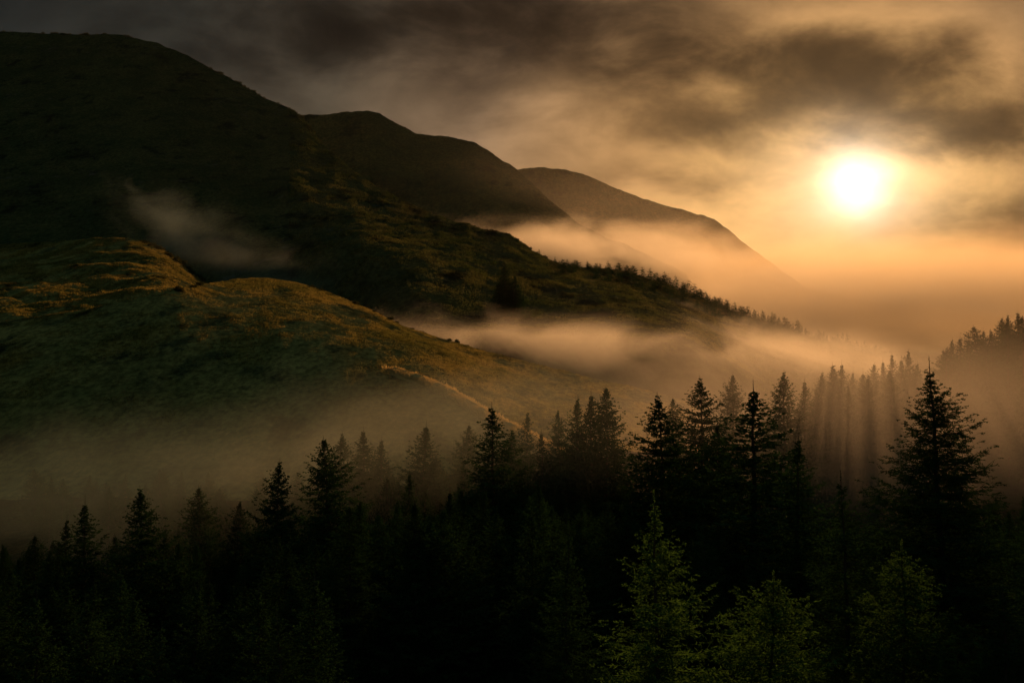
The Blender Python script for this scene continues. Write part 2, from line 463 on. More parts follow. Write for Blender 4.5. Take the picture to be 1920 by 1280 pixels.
# ------------------------------------------------------------------ trees
def conifer(seed, H, R, detail, topfrac=0.06, power=0.85, density=1.0, droop=0.12, gap=0.0):
    """trunk quads and needle quads of one spruce; detail 3 near, 2 middle, 1 far"""
    r = np.random.default_rng(seed)
    # trunk
    nr, ns = (12, 7) if detail > 1 else (5, 5)
    hz = np.linspace(0, 1, nr + 1)
    bx = .012 * H * np.cumsum(r.normal(0, .25, nr + 1)); by = .012 * H * np.cumsum(r.normal(0, .25, nr + 1))
    bx -= bx[0]; by -= by[0]
    rad = .0105 * H * (1 - hz) ** .9 + .0016 * H * (1 - .7 * hz)
    th = np.linspace(0, 2 * np.pi, ns, endpoint=False)
    ring = np.stack([bx[:, None] + rad[:, None] * np.cos(th), by[:, None] + rad[:, None] * np.sin(th), np.broadcast_to(hz[:, None] * H, (nr + 1, ns))], -1)
    a0 = ring[:-1]; b0 = ring[1:]
    T = [np.stack([a0, np.roll(a0, -1, 1), np.roll(b0, -1, 1), b0], 2).reshape(-1, 4, 3)]
    N = []
    whorl = {3: .31, 2: .36, 1: .62}[detail] / density
    z = H * .06
    zs = []
    while z < H * (1 - topfrac * .5):
        u = 1 - z / H
        nb = int(round({3: 6.2, 2: 5.6, 1: 5.0}[detail] + r.normal(0, .8)))
        if u < .1: nb = max(3, nb - 2)
        off = r.uniform(0, 6.28)
        for k in range(max(nb, 2)):
            zs.append((z + r.normal(0, whorl * .33), off + 6.283 * k / nb + r.normal(0, .22)))
        z += whorl * (0.55 + 0.6 * min(u * 2.2, 1)) * r.uniform(.8, 1.2)
    lobes = r.uniform(0, 6.28, 3)
    for (bz, az) in zs:
        u = np.clip(1 - bz / H, 0.004, 1)
        us = max(u - topfrac * .55, 0.001)
        L = R * (1 - math.exp(-power * 1.12 * us * min(1, (us / .12) ** .25) * H / R)) * r.uniform(.78, 1.12)
        L *= 1 + .13 * math.sin(az + lobes[0] + bz * .35) + .09 * math.sin(2 * az + lobes[1] - bz * .6)
        if r.random() < gap: L *= r.uniform(.35, .7)
        if bz < H * .2: L *= .75 + .25 * bz / (H * .2)
        L = max(L, .12)
        pit = math.radians(np.interp(u, [0, .08, .25, .5, .75, 1], [64, 44, 19, 2, -8, -14]) + r.normal(0, 5))
        ts = np.linspace(0, 1, 7)
        ca, sa = math.cos(az), math.sin(az)
        rr = L * ts
        zz = math.tan(pit) * rr - droop * L * ts * (1 - ts) * 2.2 * min(1, u * 3) + .10 * L * ts ** 3 * 1.4
        cx = np.interp(bz / H, hz, bx); cy = np.interp(bz / H, hz, by)
        sp = np.stack([cx + ca * rr, cy + sa * rr, bz + zz], -1)
        fw = np.array([ca, sa, 0.]); sd = np.array([-sa, ca, 0.])
        # limb
        if detail > 1:
            lr = .004 * H * (L / R) * .6 + .006
            k0, k1 = sp[:-1], sp[1:]
            q0 = (1 - ts[:-1]) * lr + .003; q1 = (1 - ts[1:]) * lr + .003
            up = np.array([0, 0, 1.])
            for e1 in ((sd, up) if detail == 3 else (sd,)):
                T.append(np.stack([k0 + e1 * q0[:, None], k1 + e1 * q1[:, None], k1 - e1 * q1[:, None], k0 - e1 * q0[:, None]], 1))
        # secondary twigs
        step = {3: .12, 2: .20, 1: .42}[detail]
        n2 = max(4, int(L / step))
        t2 = np.sort(r.uniform(.06 if L > .6 else 0, 1, n2)); t2[-1] = 1.0
        base = np.stack([np.interp(t2, ts, sp[:, i]) for i in range(3)], -1)
        sg = np.where(np.arange(n2) % 2 == 0, 1., -1.)
        ang = r.normal(.95, .2, n2); ang[-1] = 0.
        vz = r.normal(.02, .22, n2)
        d2 = unit(fw * np.cos(ang)[:, None] + sd * (sg * np.sin(ang))[:, None] + np.array([0, 0, 1.]) * vz[:, None])
        l2 = (.36 * L * (1 - t2) ** .8 + .12 + .08 * L) * r.uniform(.6, 1.2, n2)
        l2 = np.minimum(l2, 1.25)
        if detail == 1:
            si = unit(np.cross(d2, r.normal(0, .5, (n2, 3)) + [0, 0, 1]))
            N.append(kites(base, d2, si, l2 * 1.25, np.maximum(l2 * .55, .16)))
            N.append(kites(base, unit(d2 + [0, 0, -.25]), unit(np.cross(d2, [0, 0, 1.]) * .2 + [0, 0, 1]), l2 * 1.0, np.maximum(l2 * .4, .14)))
            continue
        si = unit(np.cross(d2, r.normal(0, .6, (n2, 3)) + [0, 0, 1]))
        N.append(kites(base, d2, si, l2, np.full(n2, .055 if detail == 3 else .10)))
        # tertiary needle sprays
        per = {3: 11, 2: 7}[detail]
        t3 = r.uniform(.08, 1, (n2, per))
        b3 = base[:, None, :] + d2[:, None, :] * (l2[:, None] * t3)[..., None]
        s3 = np.where(r.random((n2, per)) < .5, 1., -1.)
        a3 = r.normal(.75, .2, (n2, per))
        d3 = unit(d2[:, None, :] * np.cos(a3)[..., None] + si[:, None, :] * (s3 * np.sin(a3))[..., None] + r.normal(0, .28, (n2, per, 3)) + np.array([0, 0, -.08]))
        l3 = (.07 + .24 * l2[:, None] * (1 - .55 * t3)) * r.uniform(.7, 1.3, (n2, per))
        wq = {3: .046, 2: .12}[detail]
        s3v = unit(np.cross(d3, r.normal(size=(n2, per, 3))))
        N.append(kites(b3.reshape(-1, 3), d3.reshape(-1, 3), s3v.reshape(-1, 3), l3.ravel() * (1 if detail == 3 else 1.25), np.full(n2 * per, wq)))
        # needles along the limb itself
        nb2 = max(3, int(L / (.06 if detail == 3 else .14)))
        tb = r.random(nb2)
        bb = np.stack([np.interp(tb, ts, sp[:, i]) for i in range(3)], -1)
        db = unit(fw * .6 + r.normal(0, .7, (nb2, 3)))
        N.append(kites(bb, db, unit(np.cross(db, r.normal(size=(nb2, 3)))), r.uniform(.06, .16, nb2) * (1 if detail == 3 else 1.6), np.full(nb2, wq)))
    # leader needles
    nl = 60 if detail == 3 else 20
    zl = H * (1 - topfrac * r.random(nl))
    bl = np.stack([np.full(nl, bx[-1]), np.full(nl, by[-1]), zl], -1)
    dl = unit(np.stack([r.normal(0, .6, nl), r.normal(0, .6, nl), np.ones(nl)], -1))
    N.append(kites(bl, dl, unit(np.cross(dl, r.normal(size=(nl, 3)))), np.full(nl, .10 if detail > 1 else .25), np.full(nl, .03 if detail > 1 else .1)))
    return np.concatenate(T), np.concatenate(N), Vector((float(bx[-1]), float(by[-1]), H))


class Proto:
    def __init__(self, seed, H, R, detail, mat, **kw):
        T, N, self.tip = conifer(seed, H, R, detail, **kw)
        self.H, self.R = H, R
        self.trunk = quads_mesh('trunk', T, True); self.trunk.materials.append(M_BARK)
        self.crown = quads_mesh('crown', N, False); self.crown.materials.append(mat)
        self.root = None

    def place(self, loc, h, wide=1.0, rot=0.0, name='spruce_tree', lean=(0, 0)):
        if self in mids: wide *= 1.12
        if self.root is None:
            o = bpy.data.objects.new(name, None); col.objects.link(o)
            t = link('trunk', self.trunk, None, o); c = link('crown', self.crown, None, o)
            self.root = o; self.kids = (t, c)
        else:
            o = self.root.copy(); o.name = name; col.objects.link(o)
            for k in list(o.keys()): del o[k]
            for kk in self.kids:
                c = kk.copy(); c.parent = o; col.objects.link(c)
        k = h / self.H
        o.location = loc; o.scale = (k * wide * rr.uniform(.86, 1.14), k * wide * rr.uniform(.86, 1.14), k); o.rotation_euler = (rr.gauss(0, .018), rr.gauss(0, .018), rot)
        o.empty_display_size = .5
        return o


near_green = Proto(101, 15, 11.0, 3, M_NEEDLE_LIT, topfrac=.13, power=.50, density=.7, gap=.3)
near_green2 = Proto(102, 14, 6.0, 3, M_NEEDLE_LIT, topfrac=.06, power=.75, density=.95, gap=.15)
near_thin = Proto(103, 15, 6.0, 3, M_NEEDLE, topfrac=.12, power=.46, density=.8, gap=.25)
near_big = Proto(104, 21, 10.0, 3, M_NEEDLE, topfrac=.10, power=.46, density=1.1, gap=.15)
mids = [Proto(201, 20, 7.0, 2, M_NEEDLE, topfrac=.07, power=.50, gap=.15), Proto(202, 20, 6.0, 2, M_NEEDLE, topfrac=.12, power=.44, gap=.25),
        Proto(203, 20, 7.4, 2, M_NEEDLE, topfrac=.06, power=.56, gap=.2), Proto(204, 20, 6.2, 2, M_NEEDLE, topfrac=.10, power=.42, gap=.3),
        Proto(205, 20, 6.6, 2, M_NEEDLE, topfrac=.08, power=.48, gap=.4)]
fars = [Proto(300 + i, 12, [4.4, 5.0, 4.0, 5.4, 4.6][i], 1, M_NEEDLE, topfrac=.05, power=[.8, 1.2, .7, 1.5, .9][i], gap=.3) for i in range(5)]
rr = random.Random(3)
taken = []


def tree(px, py, y, proto, label, group=None, wide=1.0, hmin=7.0, hmax=32.0, name='spruce_tree', ground=None):
    p = at(px, py, y)
    zb = floor_z(p.x, y) if ground is None else ground
    h = min(max(p.z - zb, hmin), hmax)
    o = proto.place((p.x, y, zb - .15), h + .15, wide, rr.uniform(0, 6.28), name)
    tip = o.rotation_euler.to_matrix() @ Vector(a_ * b_ for a_, b_ in zip(proto.tip, o.scale))   # the trunk is bent: stand it so that its tip is where it belongs
    o.location.x -= tip.x; o.location.y -= tip.y
    tag(o, label, 'tree', group)
    taken.append((p.x, y))
    return o


FG = 'spruces standing in the near forest'
# nearest trees, each with a look of its own
tree(1226, 920, 43, near_green, 'pale green young spruce with wide low branches in front of the dark forest', wide=1.05)
tree(1690, 1012, 39, near_green2, 'bushy bright green spruce at the foot of the tallest black spruce', wide=.95)
tree(1576, 882, 49, near_thin, 'slim dark spruce with a bare leader, left of the tallest black spruce', wide=1.0)
tree(1742, 668, 57, near_big, 'tallest black spruce with a bare spire top, rising alone against the mist', wide=1.15)
tree(1068, 985, 50, near_thin, 'dim green spruce just left of the pale green young spruce', wide=.85)
tree(518, 1128, 37, near_thin, 'small brown-tinged spruce top alone at the bottom of the dark forest', wide=1.0)
tree(1962, 905, 44, near_big, 'spruce cut by the right edge with branch tips reaching in', wide=1.0)
tree(1450, 1070, 40, near_green2, 'low dim spruce filling the gap between the pale green and the slim dark spruce', wide=1.0)
tree(1880, 1090, 40, near_thin, 'low shaded spruce beneath the right edge spruce', wide=1.15)
tree(655, 930, 62, near_thin, 'dark spruce with faint brown glints above the small brown-tinged top', wide=1.1)
# middle row with clear silhouettes
MID = [
    (1232, 733, 86, 0, 1.05, 'dense black spruce with crowded tip, first broad cone right of the golden slope'),
    (1412, 712, 84, 1, 1.35, 'black spruce with a long needle-thin tip between hazy paler trees'),
    (1498, 812, 76, 3, 1.0, 'thin grey-green spruce half sunk in mist, between black spruce and slim dark spruce'),
    (922, 752, 92, 3, 1.2, 'tall ragged dark spruce with a thin spire in the middle of the forest'),
    (525, 858, 84, 0, 1.0, 'small sharp black cone standing clear against the mist left of a twin-tipped clump'),
    (606, 815, 90, 2, 1.0, 'black spruce with a leaning left edge, leading the hazy clump'),
    (262, 908, 80, 0, .95, 'black spruce cone with stepped branches, tallest of the left corner group'),
    (160, 928, 84, 1, 1.0, 'thin-tipped spruce left of the stepped cone in the left corner'),
    (126, 964, 86, 3, .9, 'short spruce at the left end of the left corner group'),
    (372, 908, 98, 2, .9, 'blurred dark spruce right of the stepped cone'),
    (800, 786, 112, 1, 1.2, 'soft grey spruce with a clear point, alone in the mist of the middle forest'),
    (768, 880, 92, 3, .9, 'lower dark spruce in front of the soft grey pointed spruce'),
    (205, 906, 140, 1, 1.0, 'ghostly pale spruce in the mist behind the left corner group'),
    (990, 764, 118, 3, .9, 'hazy spruce where the golden track meets the forest'),
    (1312, 703, 122, 0, 1.1, 'wide hazy brown spruce right of the dense black spruce'),
    (1374, 697, 150, 2, .9, 'pale misty spruce between the wide hazy and needle-tipped spruces'),
    (1470, 692, 142, 0, .95, 'clear-cut hazy spruce with stepped sides against orange mist'),
    (1508, 708, 150, 3, 1.0, 'smaller hazy spruce right beside the stepped hazy spruce'),
    (1136, 720, 114, 2, .9, 'right and tallest tip of the clump before the golden slope'),
    (1108, 727, 116, 1, 1.1, 'middle tip of the clump before the golden slope'),
    (1084, 737, 118, 3, 1.0, 'left tip of the clump before the golden slope'),
    (1046, 764, 120, 0, .7, 'short spruce left of the clump before the golden slope'),
    (682, 796, 122, 1, 1.2, 'middle tip of the hazy twin-tipped clump'),
    (642, 808, 116, 0, .9, 'left tip of the hazy clump behind the leaning black spruce'),
    (716, 818, 120, 3, 1.1, 'right tip of the hazy clump fading into mist'),
    (1262, 742, 135, 2, .8, 'faint spruce hiding behind the dense black spruce'),
    (880, 792, 120, 2, .85, 'faint spruce left of the tall ragged dark spruce'),
    (960, 800, 104, 0, .8, 'dark spruce tucked right of the tall ragged spruce'),
    (1015, 800, 108, 1, 1.0, 'thin dark spruce left of the clump before the golden slope'),
    (450, 935, 96, 0, 1.0, 'rounded dark spruce in the dip left of the small sharp cone'),
    (1345, 790, 96, 2, .8, 'shaded spruce behind the needle-tipped black spruce'),
]
for (px, py, y, k, w, lab) in MID:
    tree(px, py, y, mids[k], lab, FG, w)
# hazy rows at the back right
BACK = [(1560, 678, 168), (1578, 672, 172), (1542, 694, 164), (1600, 688, 176), (1618, 690, 170), (1640, 678, 182), (1655, 668, 186), (1672, 658, 190), (1690, 664, 178), (1704, 652, 188), (1720, 676, 180), (1530, 722, 158), (1430, 742, 160), (1628, 700, 160), (1668, 690, 164), (1590, 716, 158)]
for (px, py, y) in BACK:
    tree(px, py, y, rr.choice(mids), 'hazy brown spruce in the even row of pointed tops left of the tallest spruce', 'hazy row of spruces right of centre', rr.uniform(.75, 1.0))
RIGHT = [(1764, 656, 200), (1776, 641, 205), (1790, 632, 202), (1804, 615, 208), (1816, 622, 204), (1828, 611, 210), (1842, 608, 212), (1858, 604, 208), (1872, 598, 214), (1884, 601, 206), (1896, 590, 212), (1910, 586, 208), (1922, 590, 210), (1940, 580, 208), (1960, 575, 206), (1850, 650, 190), (1885, 655, 186), (1915, 650, 188), (1815, 672, 186), (1785, 690, 180), (1835, 715, 170), (1875, 725, 168), (1912, 720, 166), (1795, 745, 160), (1850, 780, 150), (1900, 790, 146), (1940, 700, 170)]
for (px, py, y) in RIGHT:
    tree(px + rr.uniform(-7, 7), py + rr.uniform(-6, 14), y + rr.uniform(-12, 10), rr.choice(mids), 'dark spruce on the wooded bank rising at the right edge', 'spruces on the right bank', rr.uniform(.8, 1.35))
for (px, py, y) in [(1790, 965, 78), (1822, 935, 88), (1850, 968, 74), (1868, 930, 92), (1893, 955, 80), (1918, 925, 95), (1945, 950, 84), (1835, 1010, 66), (1900, 1020, 62), (1940, 1000, 70)]:
    tree(px, py, y, rr.choice(mids), 'shaded spruce low in the dark between the slim dark spruce and the right edge', 'shaded spruces low at the right', rr.uniform(.8, 1.0))
for (px, py, y) in [(-30, 1030, 80), (5, 1012, 92), (38, 1035, 78), (66, 1000, 100), (92, 1030, 84), (20, 1060, 70), (110, 1010, 96), (215, 1000, 90), (310, 985, 95), (335, 1010, 82)]:
    tree(px, py, y, rr.choice(mids), 'shaded low spruce in the bottom left corner of the forest', 'low spruces in the left corner', rr.uniform(.8, 1.0))
# trees between and below the named ones, tops kept under the canopy line
CAN = np.array([(-40, 1010), (80, 1000), (200, 980), (330, 980), (450, 950), (560, 930), (700, 880), (850, 850), (1000, 850), (1180, 870), (1300, 900), (1500, 940), (1650, 960), (1800, 980), (1960, 960)], float)
n_fill = 0
for _ in range(4000):
    if n_fill >= 150: break
    px = rr.uniform(-30, 1950); y = rr.uniform(44, 150)
    line = float(np.interp(px, CAN[:, 0], CAN[:, 1]))
    py = line + rr.uniform(0, 60) + max(0, (110 - y)) * rr.uniform(1.0, 2.4)
    p = at(px, py, y)
    if any((p.x - tx) ** 2 + (y - ty) ** 2 < 3.0 ** 2 for tx, ty in taken): continue
    h = p.z - floor_z(p.x, y)
    if not 7 < h < 24: continue
    if 1040 < px < 1800 and y < 66 and py < 1190: continue
    if y < 60 and py < 1060: continue
    if 1560 < px < 1930 and y < 76: continue
    tree(px, py, y, rr.choice(mids), 'dark shaded spruce deep in the unlit mass of the forest', 'shaded spruces filling the forest', rr.uniform(.85, 1.1))
    n_fill += 1

n_edge = 0
for _ in range(900):
    if n_edge >= 34: break
    px = rr.uniform(60, 820); y = rr.uniform(142, 188)
    p = at(px, 900, y)
    if any((p.x - tx) ** 2 + (y - ty) ** 2 < 3.4 ** 2 for tx, ty in taken): continue
    zb = floor_z(p.x, y)
    o = rr.choice(mids).place((p.x, y, zb - .15), rr.uniform(6.5, 10), rr.uniform(1.0, 1.3), rr.uniform(0, 6.28), 'spruce_tree')
    tag(o, 'small grey spruce lost in mist at the far edge of the left forest', 'tree', 'misty spruces at the forest edge')
    taken.append((p.x, y)); n_edge += 1

# trees along the mountain's lower ridge
ridge = [(1079, 487, 1.5, 3), (1106, 494, 1.2, 1), (1117, 493, 1.0, 1), (1140, 489, 1.0, 0), (1160, 492, 1.2, 3), (1176, 496, 1.0, 4), (1186, 497, 1.2, 3), (1204, 499, .9, 0), (1219, 502, 1.0, 0), (1230, 511, 1.2, 3), (1246, 509, 1.1, 0), (1256, 519, 1.1, 4), (1267, 516, .9, 2), (1281, 528, 1.1, 3), (1292, 524, .9, 0), (1302, 530, 1.0, 0)]
ridge_lab = ['round bushy tree leading the row on the misty ridge crest', 'small ragged tree second in the ridge row after the round bushy one', 'low lumpy tree in the gap before the pointed ridge tree', 'pointed tree fourth along the ridge row', 'broad twiggy tree after the pointed ridge tree', 'lower twiggy tree joined to its broad neighbour on the ridge', 'broad uneven tree midway in the clear ridge row', 'narrow upright tree midway in the clear ridge row', 'cone tree where the ridge row starts to descend', 'low dark tree filling the row after the descending cone', 'steep pointed tree on the descending ridge row', 'low tree beside the steep pointed ridge tree', 'thin dark pole-like tree on the descending ridge', 'squat tree between two thin ridge trees', 'thin tree before the last clear ridge tree', 'last clear cone of the ridge row before trees fade into mist']
for (px, py, w, k), lab in zip(ridge, ridge_lab):
    a, _ = px2as(px, py); s, d = hillA.crest(np.array([float(a)]))
    y = float(d[0]) - 3
    tree(px, py, y, fars[k], lab, 'trees in the row on the misty ridge', w * 1.5, hmin=5, name='conifer', ground=float(hillA.z(float(a), y)))
px = 1312.
while px < 1690:
    a, _ = px2as(px, 600); s, d = hillA.crest(np.array([float(a)]))
    y = float(d[0]) - rr.uniform(0, 12); zb = float(hillA.z(float(a), y))
    h = rr.uniform(6.5, 15)
    o = rr.choice(fars).place((float(a) * y, y, zb - .2), h, rr.uniform(.9, 1.5), rr.uniform(0, 6.28), 'conifer')
    tag(o, 'small conifer fading into mist on the descending end of the ridge', 'tree', 'conifers fading along the ridge end')
    px += rr.uniform(2.5, 8)
for i in range(115):      # scattered on the slope below that ridge
    px = rr.uniform(1000, 1600); a, _ = px2as(px, 600); s, d = hillA.crest(np.array([float(a)]))
    y = float(d[0]) - rr.uniform(8, 190); zb = float(hillA.z(float(a), y))
    o = rr.choice(fars).place((float(a) * y, y, zb - .2), rr.uniform(7, 13), rr.uniform(1.0, 1.6), rr.uniform(0, 6.28), 'conifer')
    tag(o, 'blurred conifer on the fog-covered slope under the ridge row', 'tree', 'conifers on the foggy slope')
px = 1585.
while px < 1850:
    a, _ = px2as(px, 600); s, d = hillD.crest(np.array([float(a)]))
    y = float(d[0]) - rr.uniform(0, 20); zb = float(hillD.z(float(a), y))
    o = rr.choice(fars).place((float(a) * y, y, zb - .3), rr.uniform(11, 23), rr.uniform(1.0, 1.5), rr.uniform(0, 6.28), 'conifer')
    tag(o, 'faint tiny conifer on the far ridge in the orange fog', 'tree', 'conifers on the far ridge')
    px += rr.uniform(8, 17)


# the dark wedge of trees in the hollow under the ridge
def on_hill(hill, px, py, y0, y1):
    a, s = (float(v) for v in px2as(px, py))
    ys = np.linspace(y0, y1, 300)
    zz = hill.z(np.full(300, a), ys) / ys
    i = int(np.argmin(np.abs(zz - s)))
    return a, float(ys[i]), float(zz[i] * ys[i])


a, y, zb = on_hill(hillA, 948, 592, 490, 900)
for (dx, pyt, dy, w, lab) in [(0, 497, 0, 1.35, 'tall dark pointed conifer in the misty hollow, tallest of its wedge'), (-13, 528, 4, 1.3, 'dark conifer forming the left shoulder of the wedge in the hollow'), (15, 515, -5, 1.4, 'dark conifer forming the right shoulder of the wedge in the hollow'), (28, 548, 3, 1.3, 'low dark conifer at the right foot of the wedge in the hollow'), (-24, 552, 6, 1.3, 'low dark conifer at the left foot of the wedge in the hollow')]:
    x_ = (a + dx / FPX) * (y + dy)
    zt = float(px2as(948, pyt)[1]) * (y + dy)
    zg = float(hillA.z(x_ / (y + dy), y + dy))
    o = mids[(dx + 30) % 5].place((x_, y + dy, zg - .3), zt - zg, w * .95, rr.uniform(0, 6.28), 'conifer')
    tag(o, lab, 'tree', 'wedge of conifers in the hollow')


# ------------------------------------------------------------------ shrubs on the skylines
def shrub_mesh(seed, n=420):
    r = np.random.default_rng(seed)
    c = r.normal(0, .32, (5, 3)) * [1.2, 1.2, .4] + [0, 0, .45]
    p = c[r.integers(0, 5, n)] + unit(r.normal(size=(n, 3))) * (r.random((n, 1)) ** .5) * .5
    p[:, 2] = np.abs(p[:, 2])
    d = unit(r.normal(size=(n, 3)) + [0, 0, .5])
    stem = kites(np.zeros((6, 3)), unit(r.normal(0, .5, (6, 3)) + [0, 0, 1]), unit(r.normal(size=(6, 3)) * [1, 1, 0]), np.full(6, .8), np.full(6, .06))
    me = quads_mesh('shrub', np.concatenate([kites(p, d, unit(np.cross(d, r.normal(size=(n, 3)))), r.uniform(.16, .34, n), r.uniform(.09, .2, n)), stem]))
    me.materials.append(M_SHRUB)
    return me


SHR = [shrub_mesh(400 + i) for i in range(4)]


def shrubs(hill, px0, px1, n, hlo, hhi, back, label, group):
    for i in range(n):
        px = rr.uniform(px0, px1); a = float(px2as(px, 600)[0]); s, d = hill.crest(np.array([a]))
        y = float(d[0]) - rr.uniform(*back)
        o = bpy.data.objects.new('shrub', rr.choice(SHR)); col.objects.link(o)
        h = rr.uniform(hlo, hhi)
        o.location = (a * y, y, float(hill.z(a, y)) - .1 * h); o.scale = (h * rr.uniform(.9, 1.6), h * rr.uniform(.9, 1.6), h * rr.uniform(.7, 1.1)); o.rotation_euler.z = rr.uniform(0, 6.28)
        tag(o, label, 'shrub', group)


shrubs(hillA, 0, 250, 22, 3.0, 5.5, (0, 6), 'tiny bush on the top skyline of the big mountain', 'bushes on the mountain top')
shrubs(hillA, 390, 600, 34, 2.0, 5.5, (0, 8), 'dark bush on the steep upper right skyline of the mountain', 'bushes on the mountain shoulder')
shrubs(hillA, 850, 1070, 22, 1.4, 3.4, (0, 6), 'small bush on the skyline just above the ridge row of trees', 'bushes above the ridge row')
shrubs(hillE1, 262, 392, 48, 1.6, 3.4, (0, 26), 'dark scrub bush on the steep right edge of the left knoll', 'scrub on the knoll edge')
shrubs(hillE2, 300, 370, 7, .9, 2.0, (0, 5), 'dark bush on the little saddle between knoll and golden hill', 'bushes on the saddle')
shrubs(hillE2, 560, 900, 22, .6, 1.5, (-1, 4), 'tiny bush on the skyline of the golden hill', 'bushes on the golden hill edge')

# ------------------------------------------------------------------ air: one even haze box, and banks of mist
m_, nt_ = new_mat('haze_air')
pv = nt_.n('ShaderNodeVolumePrincipled'); pv.inputs['Color'].default_value = (.92, .90, .86, 1)
pv.inputs['Density'].default_value = 1.8e-6; pv.inputs['Anisotropy'].default_value = .70
o_ = nt_.n('ShaderNodeOutputMaterial'); nt_.l.new(pv.outputs[0], o_.inputs['Volume'])
lo, hi = Vector((-5400, -80, -140)), Vector((5400, 7400, 850))
bv = [(x, y, z) for x in (lo.x, hi.x) for y in (lo.y, hi.y) for z in (lo.z, hi.z)]
bf = [0, 1, 3, 2, 4, 6, 7, 5, 0, 4, 5, 1, 2, 3, 7, 6, 0, 2, 6, 4, 1, 5, 7, 3]
tag(link('haze', mesh_from('haze', np.array(bv), bf, [4] * 6, False), m_), 'thin even haze filling the whole valley air', kind='stuff')

def ico(n=2):
    import bmesh
    bm = bmesh.new(); bmesh.ops.create_icosphere(bm, subdivisions=n, radius=1.0)
    me = bpy.data.meshes.new('mist_bank'); bm.to_mesh(me); bm.free()
    return me


def mist(px, py, y, r, dens, label, rot=(0, 0, 0), nscale=(1, 1, 2), nfreq=.01, lo=.38, hi=.66, colr=(.80, .77, .72), g=.7, off=0.0, rate=1.0):  # colr is cooler and dimmer for the left banks, standing in for skylight
    m, nt = new_mat('mist_air')
    oc = nt.n('ShaderNodeTexCoord').outputs['Object']
    ln = nt.n('ShaderNodeVectorMath', operation='LENGTH'); nt.put(ln.inputs[0], oc)
    pos = nt.n('ShaderNodeNewGeometry').outputs['Position']
    ad = nt.n('ShaderNodeVectorMath', operation='ADD'); nt.put(ad.inputs[0], nt.vmul(pos, nscale)); ad.inputs[1].default_value = (off * 100, off * 37, off * 61)
    n = nt.noise(ad.outputs[0], nfreq, 6, .58, dist=.8)
    rad = E(nt, ln.outputs['Value'])
    fall = nt.ss(rad, .05, .96, 1.0, 0.0)
    d = nt.ss(n + fall * .35 - .2, lo, hi) * fall * dens
    pv = nt.n('ShaderNodeVolumePrincipled'); pv.inputs['Color'].default_value = (*colr, 1)
    nt.put(pv.inputs['Density'], d); pv.inputs['Anisotropy'].default_value = g
    o_ = nt.n('ShaderNodeOutputMaterial'); nt.l.new(pv.outputs[0], o_.inputs['Volume'])
    m.cycles.volume_step_rate = rate
    o = link('mist_bank', ico(), m)
    o.location = at(px, py, y); o.scale = r; o.rotation_euler = rot
    return tag(o, label, 'mist', kind='stuff')


R_ = math.radians
mist(1060, 472, 1800, (560, 330, 78), .0075, 'bright orange mist lying between the mountain and the peaked hill', nscale=(1, .6, 2.4), nfreq=.009, lo=.3, g=.5)
mist(1150, 430, 2550, (850, 700, 300), .00012, 'thin veil of mist in front of the two far hills', nscale=(1, .6, 2), nfreq=.003, lo=.1, g=.6)
mist(1740, 560, 2350, (1750, 750, 220), .0050, 'wide orange fog filling the far valley under the sun', nscale=(1, .5, 2.4), nfreq=.0035, lo=.22, colr=(.92, .80, .62), g=.45)
mist(1590, 560, 1700, (820, 270, 150), .0036, 'orange fog behind the row of ridge trees', nscale=(1, .6, 2.4), nfreq=.006, lo=.28, g=.45)
mist(1070, 668, 490, (270, 118, 38), .0105, 'thick mist in the hollow between the golden hill and the ridge', nscale=(1, .7, 1.6), nfreq=.018, lo=.42, g=.45)
mist(1440, 672, 780, (320, 210, 46), .0060, 'brown mist over the lower end of the wooded ridge', nscale=(1, .7, 1.8), nfreq=.013, lo=.38, off=2, g=.45)
mist(1270, 598, 980, (170, 110, 30), .0050, 'wisp of golden mist on the slope under the ridge row of trees', rot=(0, R_(14), 0), nscale=(1, .8, 1.4), nfreq=.022, lo=.44, off=15, g=.45)
mist(335, 430, 980, (150, 110, 80), .0050, 'grey puff of mist in the dark hollow behind the left knoll', rot=(0, R_(28), 0), nscale=(1, 1, 1.3), nfreq=.022, lo=.46, hi=.72, colr=(.40, .52, .56), g=.1, off=3)
mist(150, 905, 128, (78, 42, 20), .008, 'dim grey mist lying above the left corner of the forest', rot=(0, R_(-10), 0), nscale=(1, 1, 1.4), nfreq=.045, lo=.42, off=5, colr=(.32, .42, .42), g=.2)
mist(690, 815, 160, (70, 38, 18), .011, 'brown mist drifting over the forest below the golden hill', rot=(0, R_(-14), 0), nscale=(1, 1, 1.4), nfreq=.05, lo=.42, off=7, colr=(.40, .44, .40), g=.35)
mist(1620, 790, 150, (80, 66, 27), .0085, 'brown mist glowing among the hazy trees at the right', nscale=(1, 1, 1.2), nfreq=.03, lo=.3, off=9, g=.4)
mist(760, 850, 108, (58, 40, 15), .0050, 'faint mist softening the trees in the middle of the forest', rot=(0, R_(-8), 0), nscale=(1, 1, 1.3), nfreq=.05, lo=.34, off=11, colr=(.40, .45, .41), g=.3)
mist(500, 505, 830, (190, 90, 46), .0022, 'thin grey mist trailing along the valley behind the golden hill', rot=(0, R_(16), 0), nscale=(1, 1, 1.6), nfreq=.022, lo=.40, off=13, colr=(.45, .53, .55), g=.2)

